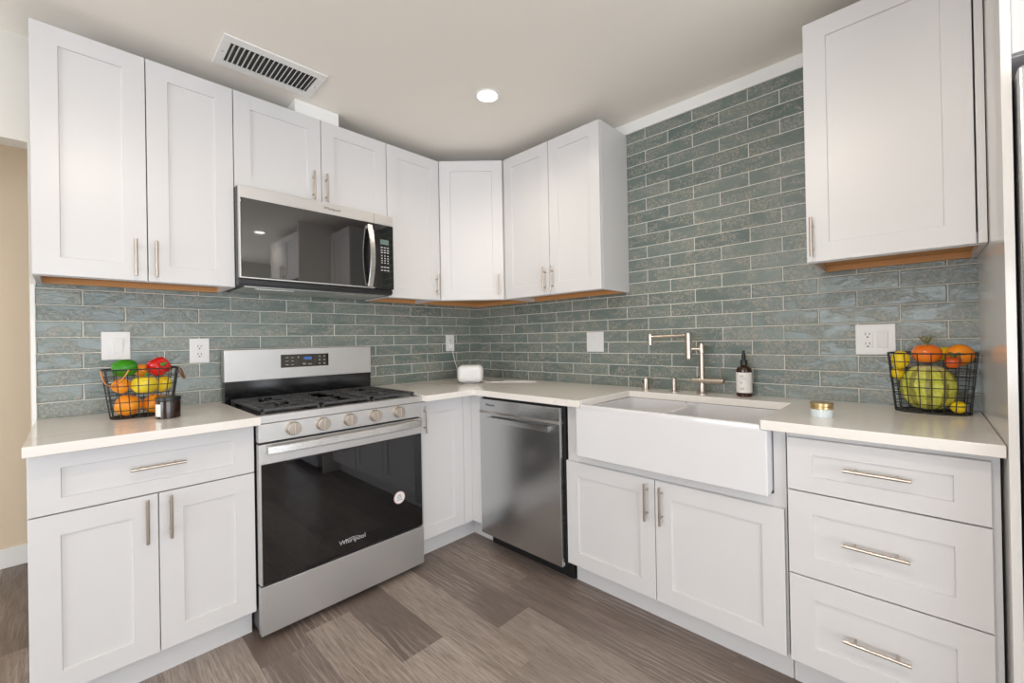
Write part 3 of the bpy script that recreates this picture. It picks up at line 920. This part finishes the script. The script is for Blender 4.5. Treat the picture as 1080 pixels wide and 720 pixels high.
# ------------------------------------------------------------------ router in the corner
r = empty('wifi_router', (-.408, -.372, ZC), -PI/4, 'small rounded white router standing on the counter in the corner', 'router')
b = MB(); b.box(-.084, .084, -.06, .06, .008, .122, .034, 6)
b.build('shell', 'plastic_white', r)
MB().lathe([(.052, .0002), (.055, .004), (.055, .010), (.05, .011)], n=32).build('base', 'print_grey', r)
b = MB()
b.box(-.305, -.281, -.036, -.0085, 1.136, 1.172, .004)
b.tube([(-.293, -.03, 1.137), (-.292, -.034, 1.11), (-.296, -.06, 1.05), (-.318, -.12, .99), (-.334, -.19, .965), (-.346, -.24, .950), (-.358, -.292, .945), (-.370, -.316, .945)], .0022, 8)
tag(b.build('power_cord', 'clear_plastic'), 'thin white cord running from the corner outlet down to the router', 'cord')
b = MB()
b.tube([(-.343, -.400, .930), (-.31, -.42, .9152), (-.26, -.46, .9149), (-.20, -.56, .9149), (-.15, -.66, .9149), (-.10, -.68, .9149), (-.09, -.62, .9149), (-.13, -.55, .9149), (-.19, -.50, .9198), (-.25, -.50, .9149), (-.29, -.45, .9149)], .0018, 8)
tag(b.build('network_cord', 'clear_plastic'), 'loose loop of white cord lying on the counter right of the router', 'cord')

# ------------------------------------------------------------------ small things on the counters
r = empty('candle_jar', (-1.968, -.374, ZC), 0, 'brown glass candle jar with dark lid in front of the pepper basket', 'jar')
MB().lathe([(0, .0003), (.036, .0003), (.039, .003), (.039, .066), (.037, .069)], n=36).build('glass', 'jar_brown', r)
MB().lathe([(.0395, .0692), (.0405, .070), (.0405, .083), (.039, .0845), (0, .0845)], n=36).build('lid', 'black', r)
b = MB(); t = bmesh.new(); pr = []
for i in range(7):
    a = math.radians(186+i*7)
    pr.append([t.verts.new((.0393*math.cos(a), .0393*math.sin(a), z)) for z in (.010, .058)])
for p, q in zip(pr, pr[1:]): t.faces.new((p[0], q[0], q[1], p[1]))
b._add(t); b.build('paper_label', 'label', r)

r = empty('pump_bottle', (-.062, -1.9405, ZC), 0, 'amber dropper bottle with white label behind the sink', 'bottle')
R = .033
MB().lathe([(0, .0003), (R-.003, .0003), (R, .004), (R, .122), (R-.004, .133), (.014, .143), (.0125, .146)], n=40).build('glass', 'amber', r)
lb = MB().lathe([(R+.0004, .019), (R+.0006, .019), (R+.0006, .113), (R+.0004, .113)], n=40).build('paper_label', 'label', r)
b = MB()
for i, (z, w) in enumerate(((.098, .3), (.094, .3), (.085, .5), (.072, .22), (.068, .22), (.064, .22), (.060, .2), (.042, .35), (.038, .35), (.034, .3))):
    n0 = 3.32-.45+.0
    t = bmesh.new(); pr = []
    for k_ in range(5):
        a = n0+.0+w*k_/4*1.6
        pr.append([t.verts.new(((R+.0011)*math.cos(a), (R+.0011)*math.sin(a), z+q)) for q in (-.0008, .0008)])
    for p, q in zip(pr, pr[1:]): t.faces.new((p[0], q[0], q[1], p[1]))
    b.mi = 1 if i < 2 else 0
    b._add(t)
b.build('label_print', ['print_grey', 'print_red'], lb)
dp = MB().lathe([(.0150, .1462), (.0150, .168), (.0135, .170), (.008, .171), (.0075, .176), (.0092, .182), (.0092, .192), (.0060, .198), (.0062, .208), (.004, .2145), (0, .2155)], n=26)
dp.build('dropper_cap', 'black', r)

r = empty('candle_tin', (-.452, -2.2925, ZC), 0, 'small white candle tin with gold lid on the counter right of the sink', 'tin')
MB().lathe([(0, .0003), (.031, .0003), (.032, .002), (.032, .028)], n=40).build('tin', 'tin_white', r)
MB().lathe([(.032, .0282), (.0335, .029), (.0335, .037), (.0315, .0385), (.0315, .043), (.0332, .0435), (.0332, .0485), (.032, .050), (0, .050)], n=40).build('lid', 'gold', r)

# ------------------------------------------------------------------ wire baskets
def superellipse(a, b_, p, n):
    out = []
    for i in range(n):
        t = 2*PI*i/n; c, s = math.cos(t), math.sin(t)
        out.append((a*math.copysign(abs(c)**(2/p), c), b_*math.copysign(abs(s)**(2/p), s)))
    return out
def basket(loc, rz, label, hb, ht, h, p, rows, cols, r0, handles):
    """hb / ht: half sizes at bottom and rim"""
    r = empty('wire_basket', loc, rz, label, 'basket', 'black wire baskets')
    def ring(s, n=64):
        a = hb[0]+(ht[0]-hb[0])*s; c = hb[1]+(ht[1]-hb[1])*s
        return [(x, y, r0*1.2+s*(h-2.5*r0)) for x, y in superellipse(a, c, p, n)]
    MB().tube(ring(1.), r0*1.5, 8, True).build('rim', 'wire', r)
    b = MB()
    for k in range(rows): b.tube(ring(k/rows), r0, 6, True)
    lo, hi = ring(0., cols), ring(1., cols)
    # wires spaced evenly along the outline
    def even(rg, n):
        P = [Vector(q) for q in rg]; L = [0]
        for i in range(len(P)): L.append(L[-1]+(P[(i+1) % len(P)]-P[i]).length)
        out = []
        for j in range(n):
            d = L[-1]*j/n; i = max(q for q in range(len(P)) if L[q] <= d+1e-9)
            f = (d-L[i])/max(1e-9, L[i+1]-L[i]); out.append(P[i].lerp(P[(i+1) % len(P)], f))
        return out
    lo, hi = even(ring(0., 160), cols), even(ring(1., 160), cols)
    for p0, p1 in zip(lo, hi): b.tube([p0, p1], r0, 6)
    b.build('side_wires', 'wire', r)
    b = MB()
    n = 6
    for k in range(1, n):
        x = hb[0]*(-1+2*k/n); y = hb[1]*(1-abs(x/hb[0])**p)**(1/p)
        b.tube([(x, -y, r0*1.2), (x, y, r0*1.2)], r0, 6)
    for k in range(1, n-1):
        y = hb[1]*(-1+2*k/(n-1)); x = hb[0]*(1-abs(y/hb[1])**p)**(1/p)
        b.tube([(-x, y, r0*1.2), (x, y, r0*1.2)], r0, 6)
    b.build('bottom_wires', 'wire', r)
    for hp in handles:
        MB().tube(hp, .0028, 8).build('handle', 'copper', r)
    return r
BLX, BLY, BLH = -2.034, -.215, .196
def arc(cx, s):
    out = []
    for i in range(15):
        t = PI*i/14
        out.append((cx+s*.022*math.sin(t), -.052+.104*(i/14)*1.0, BLH-.004-.050*math.sin(t)))
    return out
basket((BLX, BLY, ZC), 0, 'black wire basket with copper handles full of peppers, left counter', (.094, .068), (.118, .090), BLH, 3.5, 6, 22, .0016,
       [[(-.1195+.076*i/16-.012*math.sin(PI*i/16), -.034-.061*i/16-.018*math.sin(PI*i/16), BLH-.002-.060*math.sin(PI*i/16)**.8) for i in range(17)],
        arc(.1195, 1)])
BRX, BRY, BRH = -.108, -2.568, .212
basket((BRX, BRY, ZC), -PI/2, 'black wire basket holding a striped gourd and tomatoes, right counter', (.098, .077), (.1165, .096), BRH, 2.6, 7, 20, .0016, [])

# ------------------------------------------------------------------ fruit
def pepper(name, label, cat, c, r, m, rot=(0, 0, 0), lobes=4, amp=.06, stem=True, group=None, squash=(1, 1, 1), dim=.35, stem_m='stem_green'):
    o = empty(name, (c[0], c[1], c[2]), 0, label, cat, group)
    o.rotation_euler = rot
    def fn(q):
        a = math.atan2(q.y, q.x); rad = math.hypot(q.x, q.y)
        k = 1+amp*(math.cos(lobes*a)-1)*.9*rad
        z = q.z
        z *= 1-dim*max(0, 1-rad*1.5)**1.3
        return Vector((q.x*k, q.y*k, z))
    MB().ball((0, 0, 0), r*squash[0], r*squash[1], r*squash[2], 22, fn).build('flesh', m, o, ang=3.)
    if stem:
        z = r*squash[2]*(1-dim)
        b = MB(); b.tube([(0, 0, z-.002), (.002, .001, z+.010), (.006, .002, z+.019)], .0042, 8)
        b.lathe([(0, -.001), (.013, 0), (.010, .003), (.004, .005)], (0, 0, z), 12)
        b.build('stem', stem_m, o)
    return o
PG = 'peppers in the left basket'
L = lambda u, v: None
# (positions worked out from the photograph, inside the left basket)
pepper('orange_pepper', 'large ribbed orange pepper at the bottom left of the left basket', 'pepper', (-2.076, -.222, .9615), .0445, 'pepper_orange', (.2, .3, 0), 5, .05, False, PG, (1.0, .95, .98), .12)
pepper('orange_pepper', 'orange pepper at the bottom of the left basket, half hidden by the candle jar', 'pepper', (-1.992, -.215, .958), .0405, 'pepper_orange', (.3, .2, .5), 5, .05, False, PG, (.98, .98, 1), .12)
pepper('orange_pepper', 'small orange pepper stacked at the left of the left basket, under the green pepper', 'pepper', (-2.094, -.222, 1.041), .030, 'pepper_orange', (.9, 0, .3), 4, .04, False, PG, (1.05, 1.05, .95), .12)
pepper('yellow_pepper', 'yellow pepper in the middle of the left basket with upright green stem', 'pepper', (-2.026, -.245, 1.0415), .0405, 'pepper_yellow', (-.05, .05, 0), 4, .05, True, PG, (1.05, 1.0, .98), .3)
pepper('yellow_pepper', 'yellow pepper at the right side of the left basket under the red pepper', 'pepper', (-1.964, -.212, 1.0365), .0325, 'pepper_yellow', (.6, .3, 0), 4, .05, False, PG, (.92, .96, 1.1), .2)
pepper('green_pepper', 'green pepper lying on top at the left of the left basket', 'pepper', (-2.084, -.222, 1.1115), .037, 'pepper_green', (PI/2*0, PI/2*.9, 0), 4, .07, False, PG, (.95, 1.0, 1.22), .2)
pepper('red_pepper', 'red pepper on top at the right of the left basket, stem facing front', 'pepper', (-1.978, -.222, 1.112), .0385, 'pepper_red', (1.25, .25, .25), 4, .07, True, PG, (1.08, 1.08, .98), .3)
pepper('orange_pepper', 'orange pepper peeking out behind the yellow one in the left basket', 'pepper', (-2.025, -.163, 1.096), .026, 'pepper_orange', (.2, 0, 0), 4, .05, False, PG, (1, 1, 1.1), .2)

def calyx(o, z, n, ln, m, lift=.25):
    t = bmesh.new()
    for i in range(n):
        a = 2*PI*i/n+.3; d = Vector((math.cos(a), math.sin(a), 0)); s_ = Vector((-d.y, d.x, 0))
        pts = []
        K = 6
        for j in range(K+1):
            q = j/K; w = .3*ln*math.sin(PI*min(1, q*.9+.1))*(1-q*.4)
            zz = z+lift*ln*math.sin(q*2.4)*.8
            pts.append((t.verts.new(d*ln*q+s_*w/2+Vector((0, 0, zz))), t.verts.new(d*ln*q-s_*w/2+Vector((0, 0, zz)))))
        for p, q in zip(pts, pts[1:]): t.faces.new((p[0], q[0], q[1], p[1]))
    bmesh.ops.solidify(t, geom=t.faces[:], thickness=.0008)
    b = MB(); b._add(t); b.tube([(0, 0, z-.001), (0, .001, z+.008), (.003, .002, z+.016)], .0022, 6)
    return b.build('calyx', m, o)
TG = 'fruit in the right basket'
pepper('striped_gourd', 'big ribbed yellow-green striped gourd filling the right basket', 'gourd', (-.116, -2.560, 1.0005), .078, 'gourd_skin', (0, 0, 0), 10, .035, False, TG, (.92, 1.02, 1.08), .12)
bpy.data.objects['striped_gourd'].children[0].data.materials[0] = MATS['gourd_skin']
o = pepper('tomato', 'orange tomato with raised green calyx on top of the gourd', 'tomato', (-.100, -2.558, 1.1195), .042, 'tomato_orange', (0, -.15, 0), 5, .03, False, TG, (1, 1.02, .86), .15)
calyx(o, .0300, 7, .040, 'leaf_pale', 1.0)
o = pepper('orange_fruit', 'large orange leaning on the right rim of the right basket', 'orange', (-.098, -2.641, 1.1155), .037, 'orange_peel', (0, -1.2, .5), 5, .0, False, TG, (1, 1, 1.), .04)
o = pepper('tomato', 'red-orange tomato tucked below the large orange, green leaves on it', 'tomato', (-.152, -2.622, 1.0925), .0205, 'tomato_red', (0, -.3, 0), 5, .03, False, TG, (1, 1.1, 1.), .15)
calyx(o, .0185, 6, .034, 'leaf_green', .4)
def lemon(label, c, r, rot):
    o = empty('lemon', c, 0, label, 'lemon', TG); o.rotation_euler = rot
    prof = []
    for i in range(25):
        t = PI*i/24; z = -math.cos(t)*1.22; rad = math.sin(t)**.9
        if i in (0, 24): rad = 0
        e = abs(math.cos(t))
        if e > .93: z *= 1+.6*(e-.93); rad *= .9
        prof.append((rad*r, z*r))
    MB().lathe(prof, n=32).build('rind', 'lemon_peel', o, ang=3.)
    return o
lemon('lemon on the left rim of the right basket', (-.128, -2.4875, 1.098), .0265, (.2, .3, .4))
lemon('lemon wedged under another at the left of the right basket', (-.100, -2.4795, 1.047), .0200, (.1, .1, 0))
lemon('lemon at the bottom right of the right basket', (-.146, -2.634, .9390), .0205, (PI/2, .2, 1.2))
lemon('lemon at the back of the right basket between tomato and orange', (-.050, -2.603, 1.118), .024, (1.3, 0, .4))
